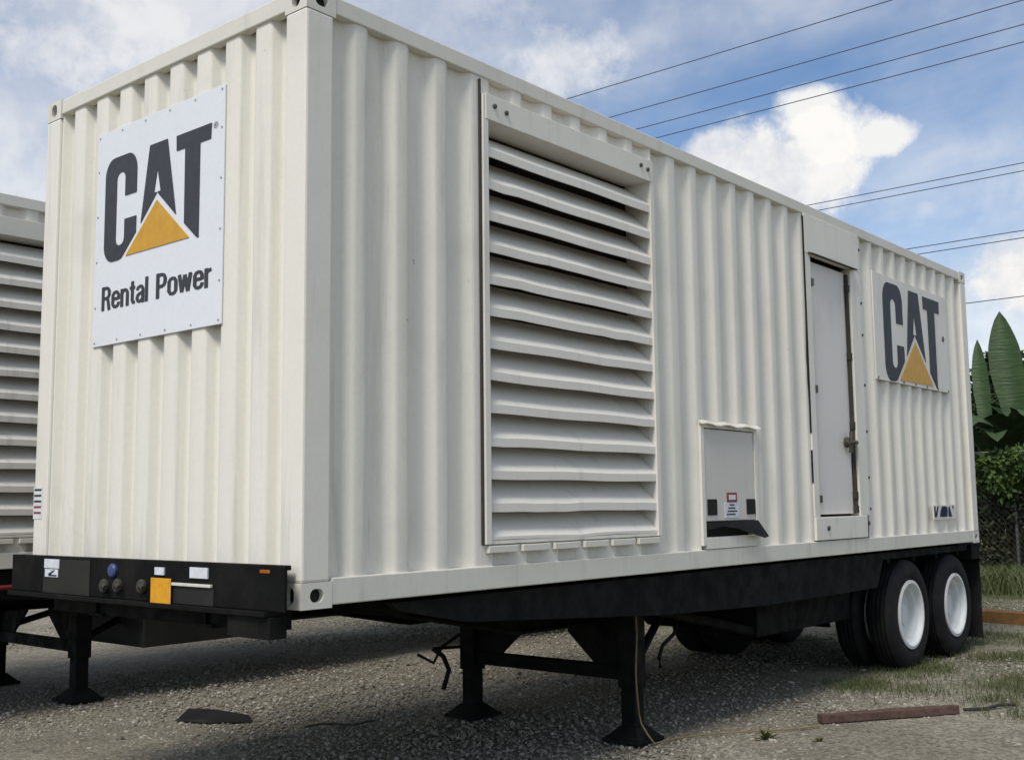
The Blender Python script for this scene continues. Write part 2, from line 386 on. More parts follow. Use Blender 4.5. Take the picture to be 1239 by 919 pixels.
def lettering(body, fn, u0, u1, v0, cap, mat, parent, off, bold=0.03):
    cu = bpy.data.curves.new('t', 'FONT'); cu.body = body; cu.offset = bold; cu.extrude = 0.0; cu.resolution_u = 4; cu.space_character = 1.1
    ob = bpy.data.objects.new('t', cu); COL.objects.link(ob); bpy.context.view_layer.update()
    me = bpy.data.meshes.new_from_object(ob.evaluated_get(bpy.context.evaluated_depsgraph_get()))
    bpy.data.objects.remove(ob)
    v = np.array([q.co[:2] for q in me.vertices]); x0, x1 = v[:, 0].min(), v[:, 0].max(); ch = 0.73
    pts = [fn(u0 + (a - x0) / (x1 - x0) * (u1 - u0), v0 + b / ch * cap, 0.003) for a, b in v]
    fs = [tuple(p.vertices) for p in me.polygons]; bpy.data.meshes.remove(me)
    return MB(off).add(pts, fs).build('lettering', mat, parent, recalc=False)

GLYPH = {   # centre lines of heavy condensed letters, cap height 1: (advance, strokes)
    'R': (.55, [[(.08, 0), (.08, 1)], [(.08, .925), (.28, .925), (.38, .88), (.42, .78), (.42, .64), (.37, .54), (.28, .50), (.08, .50)], [(.27, .50), (.36, .42), (.40, .2), (.43, 0)]]),
    'P': (.53, [[(.08, 0), (.08, 1)], [(.08, .925), (.28, .925), (.38, .88), (.42, .78), (.42, .62), (.37, .51), (.28, .465), (.08, .465)]]),
    'e': (.49, [[(.10, .40), (.38, .40)], [(.385, .36), (.385, .56), (.33, .65), (.23, .68), (.13, .65), (.075, .56), (.075, .19), (.13, .10), (.23, .07), (.33, .10), (.385, .19), (.385, .25)]]),
    'n': (.47, [[(.075, 0), (.075, .74)], [(.075, .56), (.15, .65), (.24, .68), (.33, .64), (.37, .55), (.37, 0)]]),
    't': (.34, [[(.16, .95), (.16, .18), (.19, .09), (.30, .07)], [(.02, .685), (.30, .685)]]),
    'a': (.48, [[(.085, .53), (.10, .62), (.22, .68), (.33, .64), (.37, .55), (.37, 0)], [(.37, .41), (.22, .385), (.11, .33), (.075, .2), (.11, .10), (.20, .07), (.30, .11), (.37, .2)]]),
    'l': (.21, [[(.075, 0), (.075, 1)]]),
    'o': (.49, [[(.385, .37), (.385, .56), (.33, .65), (.23, .68), (.13, .65), (.075, .56), (.075, .19), (.13, .10), (.23, .07), (.33, .10), (.385, .19), (.385, .38)]]),
    'w': (.66, [[(.05, .74), (.165, .05)], [(.165, .05), (.30, .70)], [(.30, .70), (.435, .05)], [(.435, .05), (.55, .74)]]),
    'r': (.34, [[(.075, 0), (.075, .74)], [(.075, .53), (.14, .63), (.29, .675)]])}
def words(fn, parent, off, v0=0.160, cap=0.110, sw=0.158):
    for word, u0, u1 in (('Rental', 0.074, 0.460), ('Power', 0.521, 0.928)):
        tot = sum(GLYPH[c][0] for c in word) - 0.05; k = (u1 - u0) / tot; x = 0.0
        for c in word:
            adv, strokes = GLYPH[c]; mb = MB(off); h = 0.0022
            for st in strokes:
                h += 0.0004; n = len(st); L_, R_ = [], []
                for i, (a, b) in enumerate(st):
                    p, q = st[max(i - 1, 0)], st[min(i + 1, n - 1)]; dx, dy = q[0] - p[0], q[1] - p[1]; l = math.hypot(dx, dy); w = sw * (0.5 - 0.09 * abs(dx) / l)
                    L_.append((a - dy / l * w, b + dx / l * w)); R_.append((a + dy / l * w, b - dx / l * w))
                pts = [fn(u0 + (x + a) * k, v0 + b * cap, h) for a, b in L_ + R_]
                mb.add(pts, [(i, i + 1, n + i + 1, n + i) for i in range(n - 1)])
            mb.build('letter', LOGO, parent, recalc=False); x += adv
def louver(off, x0, x1, z0, z1, parent, mat_frame, mat_slat):
    """rain louvre: deep box frame with 13 overlapping blades, outer edge low"""
    fr = MB(off)
    fr.box(x0, x0 + 0.045, -0.012, 0.20, z0, z1); fr.box(x1 - 0.045, x1, -0.012, 0.20, z0, z1)
    fr.box(x0 + 0.045, x1 - 0.045, 0.0, 0.20, z0, z0 + 0.02)
    f = fr.build('louver', mat_frame, parent, bevel=0.003)
    MB(off).box(x0 + 0.02, x1 - 0.02, -0.016, 0.20, z1 - 0.14, z1 + 0.004).build('header', mat_frame, f, bevel=0.003)
    for bx, dz in ((x0 + 0.09, 0), (x0 + 0.19, -.012), (x1 - 0.16, 0), (x1 - 0.08, -.012)):
        MB(off).lathe([(0.014, 0), (0.014, -0.012), (0.008, -0.016)], (bx, -0.014, z1 - 0.055 + dz), 'y', 8).build('bolt', BOLT, f)
    MB(off).box(x0 + 0.05, x1 - 0.05, 0.186, 0.195, z0 + 0.02, z1 - 0.14).build('shade_backing', DARK, f)  # near-black sheet; its colour stands in for the shaded interior behind the slats
    n = 13; top = z1 - 0.14; pitch = (top - z0 - 0.02) / n
    for i in range(n):
        z = z0 + 0.02 + pitch * i + 0.006
        j = random.uniform(-0.003, 0.003); hi = z + pitch * (1.0 if i < n - 1 else 0.84)
        zl = z - (0.034 if i else 0.004)
        prof = [(0.004 + j, zl - 0.002), (0.0 + j, zl), (0.0 + j, z + 0.012), (0.014, z + 0.032), (0.172, hi), (0.177, hi - 0.006), (0.022, z + 0.026), (0.007 + j, z + 0.010)]
        m = MB(off)
        # a few bent spots along the lip
        cuts = [x0 + 0.047 + (x1 - x0 - 0.094) * k / 12 for k in range(13)]; nn = len(prof); vs_, fs_ = [], []
        for k, xx in enumerate(cuts):
            sag = 0.0022 * math.sin(k * 0.9 + i * 1.7) + (random.uniform(-0.007, 0.004) if random.random() < 0.12 else 0)
            vs_ += [(xx, a, b + (sag if a < 0.05 else 0)) for a, b in prof]
        for k in range(12):
            fs_ += [(k * nn + q, k * nn + (q + 1) % nn, (k + 1) * nn + (q + 1) % nn, (k + 1) * nn + q) for q in range(nn)]
        fs_ += [tuple(range(nn)), tuple(range(12 * nn, 13 * nn))[::-1]]
        m.add(vs_, fs_).build('slat', mat_slat, f)
    return f

def container(ox, oy, L, label, full=True, wall=CREAM):
    off = (ox, oy, B)
    root = empty('shipping_container', (ox + L / 2, oy + W / 2, B), label, 'container')
    RT, RB = 2.80, 0.133
    # frame
    for x, sx in ((0, 1), (L, -1)):
        for y, sy in ((0, 1), (W, -1)):
            m = MB(off); xs = sorted((x, x + sx * 0.165)); ys = sorted((y, y + sy * 0.155)); m.box(*xs, *ys, 0.118, H - 0.118)
            m.build('corner_post', wall, root, bevel=0.012)
            for z, sz in ((0, 1), (H, -1)): casting(off, x, y, z, sx, sy, sz, root)
    for y0, y1 in ((0.004, 0.06), (W - 0.06, W - 0.004)):
        MB(off).box(0.178, L - 0.178, y0, y1, RT, H - 0.008).build('top_rail', RAILP, root, bevel=0.006)
        MB(off).box(0.178, L - 0.178, y0 - 0.002, y1 + 0.002, 0.012, RB).build('bottom_rail', RAILP, root, bevel=0.006)
    for x0, x1 in ((0.004, 0.06), (L - 0.06, L - 0.004)):
        MB(off).box(x0, x1, 0.162, W - 0.162, RT, H - 0.008).build('top_rail', RAILP, root, bevel=0.006)
        MB(off).box(x0, x1, 0.162, W - 0.162, 0.012, RB).build('bottom_rail', RAILP, root, bevel=0.006)
    # roof: shallow cross ribs
    mr = MB(off); n = int(L / 0.21); pr = []
    for k in range(n + 1):
        x = 0.06 + (L - 0.12) * k / n; pr += [(x, H - (0.014 if k % 2 else 0.03))]
    mr.add([(x, y, z) for y in (0.05, W - 0.05) for x, z in pr], [(i, i + 1, len(pr) + i + 1, len(pr) + i) for i in range(len(pr) - 1)])
    mr.build('roof', wall, root)
    MB(off).box(0.06, L - 0.06, 0.07, W - 0.07, 0.03, 0.12).build('floor', DARK, root)
    # front end wall, 9 recesses running in y
    st = sorted(2.274 - 0.248 * k - 0.125 for k in range(9))
    MB(off).sheet(ribs(st, None, 0.156, W - 0.156, 0.018, 0.060, 0.026, 0.073), 'x', RB - 0.01, RT + 0.01).build('front_wall', wall, root, smooth=50)
    st = [0.18 + 0.248 * k for k in range(9)]
    p = ribs(st, None, 0.156, W - 0.156, 0.0, 0.042, 0.034, 0.057)
    MB(off).sheet([(a, L - 0.012 - d) for a, d in p], 'x', RB - 0.01, RT + 0.01, -0.004).build('rear_wall', wall, root, smooth=50)
    st = [0.2 + 0.2835 * k for k in range(int((L - 0.4) / 0.2835))]
    p = ribs(st, None, 0.16, L - 0.16, 0.0, 0.042, 0.06, 0.08)
    MB(off).sheet([(a, W - 0.008 - d) for a, d in p], 'y', RB - 0.01, RT + 0.01, -0.004).build('far_side_wall', wall, root, smooth=50)
    # side wall towards the yard, in sections round the openings
    def sec(x0, x1, starts, z0=RB - 0.01, z1=RT + 0.01):
        MB(off).sheet(ribs(starts, None, x0, x1, 0.013, 0.046, 0.055, 0.092), 'y', z0, z1).build('side_wall', wall, root, smooth=50)
    LX0, LX1, LZ0, LZ1 = 1.222, 2.925, 0.245, 2.70
    sec(0.16, LX0 - 0.004, [0.172 - 0.06, 0.389, 0.672, 0.956])
    low = [1.30 + 0.2835 * k for k in range(6)]
    sec(LX0 - 0.002, LX1 + 0.002, low, LZ1 + 0.008, RT + 0.01); sec(LX0 - 0.002, LX1 + 0.002, low, RB - 0.01, LZ0 - 0.004)
    lv = louver(off, LX0, LX1, LZ0, LZ1, root, wall, SLAT)
    for k in range(6):       # short weld tabs under the louvre
        x = LX0 + 0.02 + k * 0.283
        MB(off).box(x, x + 0.235, -0.014, 0.012, LZ0 - 0.045, LZ0 - 0.008).build('weld_tab', RAILP, lv, bevel=0.003)
    MB(off).box(LX0 - 0.014, LX0 - 0.006, -0.002, 0.02, LZ0, RT - 0.02).build('seal_strip', SEAL, lv)
    if not full:
        sec(LX1 + 0.004, L - 0.16, [LX1 + 0.308 + 0.2835 * k for k in range(31)])
        return root
    s2 = [3.233 + 0.2835 * k for k in range(7)]
    HX0, HX1, HZ0, HZ1 = 3.445, 4.25, 0.16, 1.0
    sec(LX1 + 0.004, HX0, [2.963 - 0.03] + s2)
    def sec_part(x0, x1, starts, z0, z1):
        full_p = ribs(starts, None, LX1, 5.18, 0.013, 0.046, 0.055, 0.092)
        def at(x):
            for (a, d), (b, e) in zip(full_p, full_p[1:]):
                if a <= x <= b: return d + (e - d) * (x - a) / max(b - a, 1e-6)
        pts = [(x0, at(x0))] + [q for q in full_p if x0 + 0.001 < q[0] < x1 - 0.001] + [(x1, at(x1))]
        MB(off).sheet(pts, 'y', z0, z1).build('side_wall', wall, root, smooth=50)
    # re-cut the section so that the ribs run on unbroken over and beside the hatch
    bpy.data.objects.remove([o for o in root.children if o.name.startswith('side_wall')][-1])
    allst = [2.963 - 0.03] + s2
    sec_part(LX1 + 0.004, HX0, allst, RB - 0.01, RT + 0.01)
    sec_part(HX0, HX1, allst, HZ1, RT + 0.01)
    sec_part(HX1, 5.178, allst, RB - 0.01, RT + 0.01)
    # hatch
    hf = MB(off)
    hf.box(HX0, HX0 + 0.045, -0.004, 0.07, HZ0, HZ1 - 0.004); hf.box(HX1 - 0.045, HX1, -0.004, 0.07, HZ0, HZ1 - 0.004)
    hf.box(HX0 + 0.045, HX1 - 0.045, -0.002, 0.07, RB + 0.003, 0.215); hf.box(HX0 + 0.045, HX1 - 0.045, -0.003, 0.07, 0.965, HZ1 - 0.004)
    hatch = hf.build('hatch', wall, root, bevel=0.003)
    hood = MB(off); n = 14; vs_, fs_ = [], []
    for k in range(n + 1):
        x = HX0 - 0.015 + (HX1 - HX0 + 0.03) * k / n; w = 0.007 * math.sin(k * 1.35)
        vs_ += [(x, 0.004, 1.012 + w), (x, -0.032, 0.992 + w), (x, -0.034, 0.984 + w), (x, 0.004, 0.996 + w)]
    for k in range(n): fs_ += [(k * 4 + q, k * 4 + (q + 1) % 4, k * 4 + 4 + (q + 1) % 4, k * 4 + 4 + q) for q in range(4)]
    fs_ += [(0, 1, 2, 3), (n * 4 + 3, n * 4 + 2, n * 4 + 1, n * 4)]
    hood.add(vs_, fs_).build('drip_hood', RAILP, hatch)
    leaf = MB(off).box(HX0 + 0.052, HX1 - 0.052, 0.004, 0.03, 0.325, 0.958).build('hatch_panel', HATCHP, hatch, bevel=0.004)
    MB(off).box(HX0 + 0.045, HX1 - 0.045, 0.071, 0.09, 0.20, 0.96).build('recess', DARK, hatch)
    for x in (3.52, 4.07): 
        MB(off).box(x, x + 0.125, -0.004, 0.006, 0.365, 0.475).build('latch', DARK, hatch, bevel=0.006)
    fnY = lambda u, v, h: (u, -h, v)
    lab = MB(off).box(3.755, 3.955, 0.0005, 0.006, 0.345, 0.45).build('warning_label', WHITE, hatch)
    poly_plate(lambda u, v, h: (u, 0.0 - h, v), [(3.79, .455), (3.925, .455), (3.925, .52), (3.79, .52)], 'label_band', RED, hatch, -0.006, 0.0015, off)
    poly_plate(lambda u, v, h: (u, 0.0 - h, v), [(3.81, .47), (3.905, .47), (3.905, .505), (3.81, .505)], 'label_band', WHITE, hatch, 0.0016, 0.003, off)
    for k, (a, b) in enumerate(((3.82, 3.89), (3.80, 3.90), (3.79, 3.925), (3.775, 3.90))):
        z = 0.43 - k * 0.022
        poly_plate(lambda u, v, h: (u, 0.0 - h, v), [(a, z), (b, z), (b, z + 0.009), (a, z + 0.009)], 'print_line', SEAL, hatch, 0.0, 0.001, off)
    fl = MB(off)     # torn rubber flap hanging out of the slot
    fp = [(3.50, .318, .0), (3.62, .322, -.004), (3.80, .322, -.012), (3.98, .322, -.02), (4.195, .322, -.02), (4.25, .205, -.075), (4.18, .195, -.08), (4.02, .232, -.05), (3.86, .272, -.03), (3.70, .285, -.015), (3.50, .268, -.006)]
    nf = len(fp); fl.add([(x, y, z) for x, z, y in fp] + [(x, y + 0.006, z) for x, z, y in fp], [tuple(range(nf)), tuple(range(nf, 2 * nf))[::-1]] + [(i, (i + 1) % nf, nf + (i + 1) % nf, nf + i) for i in range(nf)])
    fl.build('rubber_flap', TYRE, hatch)
    # door bay
    DX0, DX1 = 5.186, 6.27
    MB(off).box(DX0, DX1, -0.002, 0.05, 2.475, RT + 0.004).build('door_header', wall, root, bevel=0.003)
    fr = MB(off); fr.box(DX0, 5.285, 0.0, 0.10, 0.325, 2.474); fr.box(6.075, DX1, 0.0, 0.10, 0.325, 2.474); fr.box(DX0, 6.20, -0.008, 0.10, RB + 0.008, 0.324)
    door = fr.build('door', wall, root, bevel=0.004)
    dl = MB(off).box(5.305, 6.035, 0.045, 0.085, 0.345, 2.435).build('door_leaf', DOORP, door, bevel=0.004)
    MB(off).box(5.286, 6.074, 0.086, 0.10, 0.326, 2.473).build('recess', DARK, door)
    MB(off).prism([(-0.045, 2.463), (-0.045, 2.474), (0.0, 2.49), (0.0, 2.476)], 'x', DX0 + 0.06, 6.14).build('drip_rail', SEAL, door)
    for z in (2.26, 1.37, 0.47):
        h = MB(off).box(5.27, 5.40, 0.028, 0.046, z - 0.03, z + 0.03).tube([(5.292, 0.03, z - 0.05), (5.292, 0.03, z + 0.05)], 0.017).build('hinge', BOLT, door, bevel=0.003)
    rod = MB(off).tube([(6.052, 0.03, 0.36), (6.052, 0.03, 2.42)], 0.017, 10)
    for z in (0.38, 0.5, 1.1, 1.7, 2.3): rod.box(6.028, 6.085, 0.012, 0.05, z - 0.03, z + 0.03)
    rod.build('lock_rod', SEAL, door)
    hd = MB(off).tube([(6.05, 0.0, 0.95), (5.96, -0.02, 0.95), (5.86, -0.02, 0.945)], [0.02, 0.017, 0.012], 8)
    hd.lathe([(0.045, 0.04), (0.045, 0.02), (0.03, 0.0)], (5.93, 0.005, 0.95), 'y', 12).tube([(5.93, 0.0, 0.86), (5.93, -0.01, 1.04)], 0.018, 8)
    hd.build('handle', BOLT, door)
    for x, z in ((5.40, 0.235), (6.24, 0.26)):
        MB(off).lathe([(0.02, 0), (0.02, -0.012), (0.01, -0.016)], (x, -0.008 if x < 6.2 else 0.006, z), 'y', 10).build('bolt', BOLT, door)
    for za, zb in ((0.6, 0.86), (1.0, 2.78)):     # torn sealant down the hinge side
        crack = MB(off); zs = np.linspace(za, zb, int((zb - za) / 0.055)); pl, pr_ = [], []
        for a in zs:
            w = 0.004 + 0.013 * max(0, math.sin(a * 4.3 + 1)) * random.uniform(.6, 1.2); pl.append((5.1815 - w, a)); pr_.append((5.184, a))
        crack.prism(pl + pr_[::-1], 'y', -0.001, 0.012).build('seal_gap', DARK, door)
    s3 = [6.341 + 0.2743 * k for k in range(10)]
    sec(DX1 + 0.002, L - 0.16, s3)
    for z in np.linspace(0.3, 2.6, 7): MB(off).lathe([(0.012, 0), (0.012, -0.008), (0.005, -0.011)], (6.31, 0.013, z + random.uniform(-.1, .1)), 'y', 8).build('rivet', BOLT, root)
    # sign on the front end, in relief over the ribs
    sg = MB(off).box(0.008, 0.0165, 0.640, 1.850, 1.350, 2.570).build('sign_panel', SIGN, root, bevel=0.002)
    sg['label'] = 'white square sign with dark letters and yellow triangle'
    fnX = lambda u, v, h: (0.008 - h, 1.85 - 1.21 * u, 1.35 + 1.22 * v)
    logo(fnX, sg, LOGO, off)
    words(fnX, sg, off)
    lettering('®', fnX, 0.925, 0.957, 0.825, 0.026, LOGO, sg, off, 0.0)
    for u in np.linspace(0.02, 0.98, 6):
        for v in (0.018, 0.982): MB(off).lathe([(0.006, 0), (0.006, -0.003)], (0.008, 1.85 - 1.21 * u, 1.35 + 1.22 * v), 'x', 8).build('rivet', RIVET, sg)
    for v in np.linspace(0.18, 0.82, 4):
        for u in (0.018, 0.982): MB(off).lathe([(0.006, 0), (0.006, -0.003)], (0.008, 1.85 - 1.21 * u, 1.35 + 1.22 * v), 'x', 8).build('rivet', RIVET, sg)
    # sign on the side
    s2p = MB(off).box(6.56, 8.46, -0.001, 0.0115, 1.542, 2.535).build('sign_panel', SIGN2, root, bevel=0.002)
    s2p['label'] = 'weathered white side sign with dark letters and yellow triangle'
    logo(lambda u, v, h: (6.777 + (u - .082) * 1.777, -0.001 - h, 1.577 + (v - .391) * 1.92), s2p, LOGO2, off)
    for x in np.linspace(6.6, 8.42, 7): MB(off).lathe([(0.012, 0), (0.012, -0.004)], (x, -0.001, 1.56), 'y', 8).build('rivet', BOLT, s2p)
    MB(off).lathe([(0.03, 0), (0.028, -0.006)], (8.33, -0.001, 2.09), 'y', 10).build('rivet', BOLT, s2p)
    # little worn decals
    dc = MB(off).box(7.82, 8.44, 0.0, 0.0115, 0.262, 0.40).build('decal', SIGN2, root)
    marks = [[(7.84, .285), (7.90, .285), (7.96, .39), (7.92, .39), (7.875, .32), (7.87, .39), (7.83, .39)], [(7.98, .285), (8.06, .285), (8.12, .385), (8.05, .39), (8.0, .34)],
             [(8.09, .285), (8.19, .285), (8.21, .34), (8.20, .385), (8.15, .385)], [(8.22, .285), (8.33, .285), (8.30, .33), (8.27, .385), (8.23, .38)], [(8.35, .36), (8.38, .36), (8.38, .395), (8.35, .395)], [(8.05, .285), (8.10, .285), (8.16, .39), (8.11, .39)]]
    for q in marks: poly_plate(lambda u, v, h: (u, -h, v), q, 'print_mark', NAVY, dc, 0.0, 0.0015, off)
    dl2 = MB(off).box(-0.0025, 0.004, 2.335, 2.436, 0.40, 0.585).build('decal', WHITE, root)
    for k, mt in enumerate((SEAL, SEAL, SEAL, RED, RED)):
        z = 0.562 - k * 0.033; poly_plate(lambda u, v, h: (-0.0025 - h, u, v), [(2.345, z), (2.428, z), (2.428, z + 0.012), (2.345, z + 0.012)], 'print_line', mt, dl2, 0.0, 0.001, off)
    return root

container(0, 0, 9.125, 'cream ribbed container with white square sign on its end and a big louvre')
container(-1.45, 4.48, 12.19, 'weathered cream louvred container parked beyond the one with signs', False, CREAM2)

# ------------------------------------------------------------------ trailers
def wheel(off, x, y, z, sgn, parent, outer):
    """dual wheel: y is the outer face; sgn +1 = tyre reaches towards +y"""
    w = MB(off); R, r, wd = 0.50, 0.300, 0.255
    prof = [(r, 0.035), (r + 0.03, 0.012), (r + 0.085, 0.0), (R - 0.055, 0.006), (R - 0.016, 0.026), (R, 0.05)]
    for k in range(4):
        h = 0.05 + 0.155 * (k + 0.5) / 4.0; g = 0.007
        prof += [(R + 0.004, h - g - 0.001), (R - 0.014, h - g), (R - 0.014, h + g), (R + 0.004, h + g + 0.001)]
    prof += [(R, wd - 0.05), (R - 0.016, wd - 0.026), (R - 0.055, wd - 0.006), (r + 0.085, wd), (r + 0.03, wd - 0.012), (r, wd - 0.035)]
    root = MB(off).lathe([(rr, sgn * h) for rr, h in prof], (x, y, z), 'y', 48, closed=True).build('wheel', TYRE, parent, smooth=35)
    rp = [(r - 0.004, 0.02), (r + 0.012, 0.014), (r + 0.012, 0.006), (r - 0.012, 0.002), (r - 0.022, 0.012), (r - 0.03, 0.05), (r - 0.06, 0.07), (r - 0.068, 0.125), (0.15, 0.15), (0.145, 0.142), (0.0, 0.142)] if outer else \
         [(r, 0.04), (r - 0.02, 0.02), (r - 0.03, 0.1), (0.1, 0.11), (0.0, 0.11)]
    rim = MB(off); c = (x, y, z); n = 48; vs_, fs_ = [], []
    pr = rp[:-1]
    for rr, h in pr:
        vs_ += [(x + rr * math.cos(k * 2 * math.pi / n), y + sgn * h, z + rr * math.sin(k * 2 * math.pi / n)) for k in range(n)]
    for i in range(len(pr) - 1): fs_ += [(i * n + k, i * n + (k + 1) % n, (i + 1) * n + (k + 1) % n, (i + 1) * n + k) for k in range(n)]
    fs_.append(tuple(range((len(pr) - 1) * n, len(pr) * n)))
    rb = rim.add(vs_, fs_).build('rim', RIM, root, smooth=30)
    m = rb.modifiers.new('thick', 'SOLIDIFY'); m.thickness = 0.006; m.offset = 0
    if outer:
        MB(off).lathe([(0.10, sgn * 0.145), (0.10, sgn * 0.10), (0.085, sgn * 0.085), (0.05, sgn * 0.08)], c, 'y', 24).build('hub', RIM, root, smooth=30)
        for k in range(6):
            a = k * math.pi / 3 + 0.3
            MB(off).lathe([(0.014, sgn * 0.152), (0.014, sgn * 0.13), (0.009, sgn * 0.125)], (x + 0.175 * math.cos(a), y, z + 0.175 * math.sin(a)), 'y', 6).build('lug_nut', RIM, root)
    return root
def trailer(ox, oy, L, label, wx, main=True):
    off = (ox, oy, B); root = empty('flatbed_trailer', (ox + 3.1, oy + W / 2, 0), label, 'trailer')
    T = -0.002
    # front headboard channel
    hb = MB(off).box(-0.102, -0.085, -0.012, 2.462, 0.0, 0.200).box(-0.085, -0.03, 0.03, 2.462, 0.176, 0.198).box(-0.125, -0.006, 0.10, 2.462, -0.026, -0.002)
    head = hb.build('headboard', BLACK, root, bevel=0.004)
    MB(off).box(-0.100, -0.004, 0.09, 0.40, -0.125, -0.027).build('bracket', BLACK, head, bevel=0.004)
    MB(off).box(0.02, 0.15, 0.25, 2.2, -0.11, T).build('front_bolster', BLACK, root)
    if main:
        MB(off).box(-0.106, -0.1025, 1.60, 2.09, 0.002, 0.185).build('panel', TANK, head)
        MB(off).box(-0.106, -0.1025, 0.50, 1.00, 0.002, 0.082).build('panel', TANK, head)
        for y0, y1, z0, z1 in ((1.915, 2.075, 0.135, 0.184), (1.925, 2.065, 0.088, 0.13), (0.905, 0.985, 0.132, 0.168), (0.545, 0.688, 0.126, 0.176)):
            MB(off).box(-0.110, -0.1063 if y0 > 1.5 else -0.1022, y0, y1, z0, z1).build('sticker', WHITE, head)
        st = poly_plate(lambda u, v, h: (-0.110 - h, u, v), [(2.02, .092), (1.935, .092), (1.94, .10), (2.0, .10), (1.955, .124), (1.965, .127), (2.03, .104)], 'print_mark', NAVY, head, 0.0, 0.001, off)
        MB(off).box(-0.118, -0.103, 0.51, 0.87, 0.086, 0.100).build('ledge', CREAM2, head, bevel=0.002)
        MB(off).box(-0.122, -0.119, 0.825, 0.998, -0.002, 0.118).build('tag_plate', YTAG, head, bevel=0.004)
        for y, z, mt in ((1.37, 0.140, BLUE), (1.45, 0.060, SEAL), (1.32, 0.066, SEAL), (1.10, 0.07, SEAL)):
            g = MB(off).lathe([(0.036, 0.0), (0.036, -0.012), (0.028, -0.02), (0.012, -0.022)], (-0.102, y, z), 'x', 16)
            if mt is SEAL: g.tube([(-0.115, y, z), (-0.135, y - 0.04, z + 0.006), (-0.14, y - 0.07, z - 0.004)], 0.014, 8)
            g.build('coupling', mt, head, smooth=35)
        MB(off).box(-0.104, -0.1022, 0.09, 0.16, 0.165, 0.18).build('marker_lamp', plain('amber', (0.4, 0.12, 0.01), 0.3), head)
    # main I-beams with their swan-neck
    for y in (0.72, 1.72):
        bm_ = MB(off); Lb = L - 0.12
        bot = [(0.0, -0.10), (0.95, -0.105), (1.25, -0.15), (2.3, -0.345), (Lb, -0.38)]
        bm_.prism([(0.0, T - 0.012), (Lb, T - 0.012)] + bot[::-1], 'y', y - 0.006, y + 0.006)
        bm_.box(0.0, Lb, y - 0.06, y + 0.06, T - 0.012, T)
        for (xa, za), (xb, zb) in zip(bot, bot[1:]):
            bm_.add([(xx, yy, zz + d) for xx, zz in ((xa, za), (xb, zb)) for yy in (y - 0.065, y + 0.065) for d in (0, -0.016)],
                    [(0, 1, 3, 2), (4, 6, 7, 5), (0, 4, 5, 1), (2, 3, 7, 6), (0, 2, 6, 4), (1, 5, 7, 3)])
        bm_.build('main_beam', BLACK, root)
    for x in np.arange(0.7, L - 0.3, 0.62):
        d = 0.09 if x < 1.3 else 0.12
        for y0, y1 in ((0.12, 0.65), (0.79, 1.65), (1.79, 2.32)):
            MB(off).box(x, x + 0.06, y0, y1, T - d, T - 0.002).build('cross_member', BLACK, root)
    MB(off).box(L - 0.2, L + 0.05, 0.02, 2.418, -0.17, T - 0.013).build('rear_bolster', BLACK, root, bevel=0.004)
    # skirt beam seen below the container's side rail
    for y in (0.06, 2.33):
        xe = wx[0] - 0.62
        MB(off).prism([(0.60, -0.014), (L - 0.22, -0.014), (L - 0.22, -0.075), (xe + 0.05, -0.075), (xe - 0.1, -0.31), (4.4, -0.31), (3.0, -0.265), (1.15, -0.15), (0.66, -0.055)], 'y', y, y + 0.05).build('side_rail', BLACK, root)
    # landing gear
    lx = 3.10
    for y in (0.37, 1.80):
        lg = MB(off).box(lx - 0.068, lx + 0.068, y - 0.068, y + 0.068, -0.76, -0.10).box(lx - 0.055, lx + 0.055, y - 0.055, y + 0.055, -1.04, -0.76)
        leg = lg.build('landing_leg', BLACK, root, bevel=0.006)
        ft = MB(off).frustum((lx, y), 0.27, 0.13, -1.075, -1.005).box(lx - 0.15, lx + 0.15, y - 0.15, y + 0.15, -1.102, -1.0755)
        ft.build('foot', BLACK, leg, bevel=0.006)
        sg = 1 if y < 1.2 else -1
        g = MB(off).prism([(y + sg * 0.07, -0.64), (y + sg * 0.28, -0.64), (y + sg * 0.52, -0.43), (y + sg * 0.52, -0.13), (y + sg * 0.07, -0.13)], 'x', lx - 0.012, lx + 0.012)
        g.build('gusset', BLACK, leg)
        MB(off).box(lx - 0.05, lx + 0.05, min(y, y + sg * 0.34), max(y, y + sg * 0.34), -0.13, -0.09).build('mount', BLACK, leg)
        MB(off).tube([(lx + 0.06, y, -0.6), (lx + 0.85, y + sg * 0.3, -0.36)], 0.03, 8).build('brace', BLACK, leg)
    MB(off).box(lx - 0.035, lx + 0.035, 0.44, 1.73, -0.715, -0.625).build('cross_brace', BLACK, root, bevel=0.004)
    # running gear
    for k, x in enumerate(wx):
        MB(off).tube([(x, 0.30, -0.60), (x, 2.14, -0.60)], 0.065, 16).build('axle', BLACK, root, smooth=40)
        for y, s in ((0.035, 1), (W - 0.035, -1)):
            wheel(off, x, y, -0.60, s, root, True); wheel(off, x, y + s * 0.315, -0.60, s, root, False)
        for y in (0.72, 1.72):
            sp = MB(off)
            for j in range(4): sp.tube([(x - 0.5 + j * 0.09, y, -0.46 - j * 0.014), (x - 0.2, y, -0.505 - j * 0.014), (x + 0.2, y, -0.505 - j * 0.014), (x + 0.5 - j * 0.09, y, -0.46 - j * 0.014)], 0.012, 4)
            sp.box(x - 0.06, x + 0.06, y - 0.05, y + 0.05, -0.60, -0.5); sp.build('leaf_spring', BLACK, root)
    xm = sum(wx) / len(wx)
    for y in (0.72, 1.72):
        for x in (wx[0] - 0.6, xm, wx[-1] + 0.56):
            MB(off).prism([(x - 0.12, -0.385), (x + 0.12, -0.385), (x + 0.05, -0.53), (x - 0.05, -0.53)], 'y', y - 0.05, y + 0.05).build('hanger', BLACK, root)
    fx = wx[-1] + 0.76
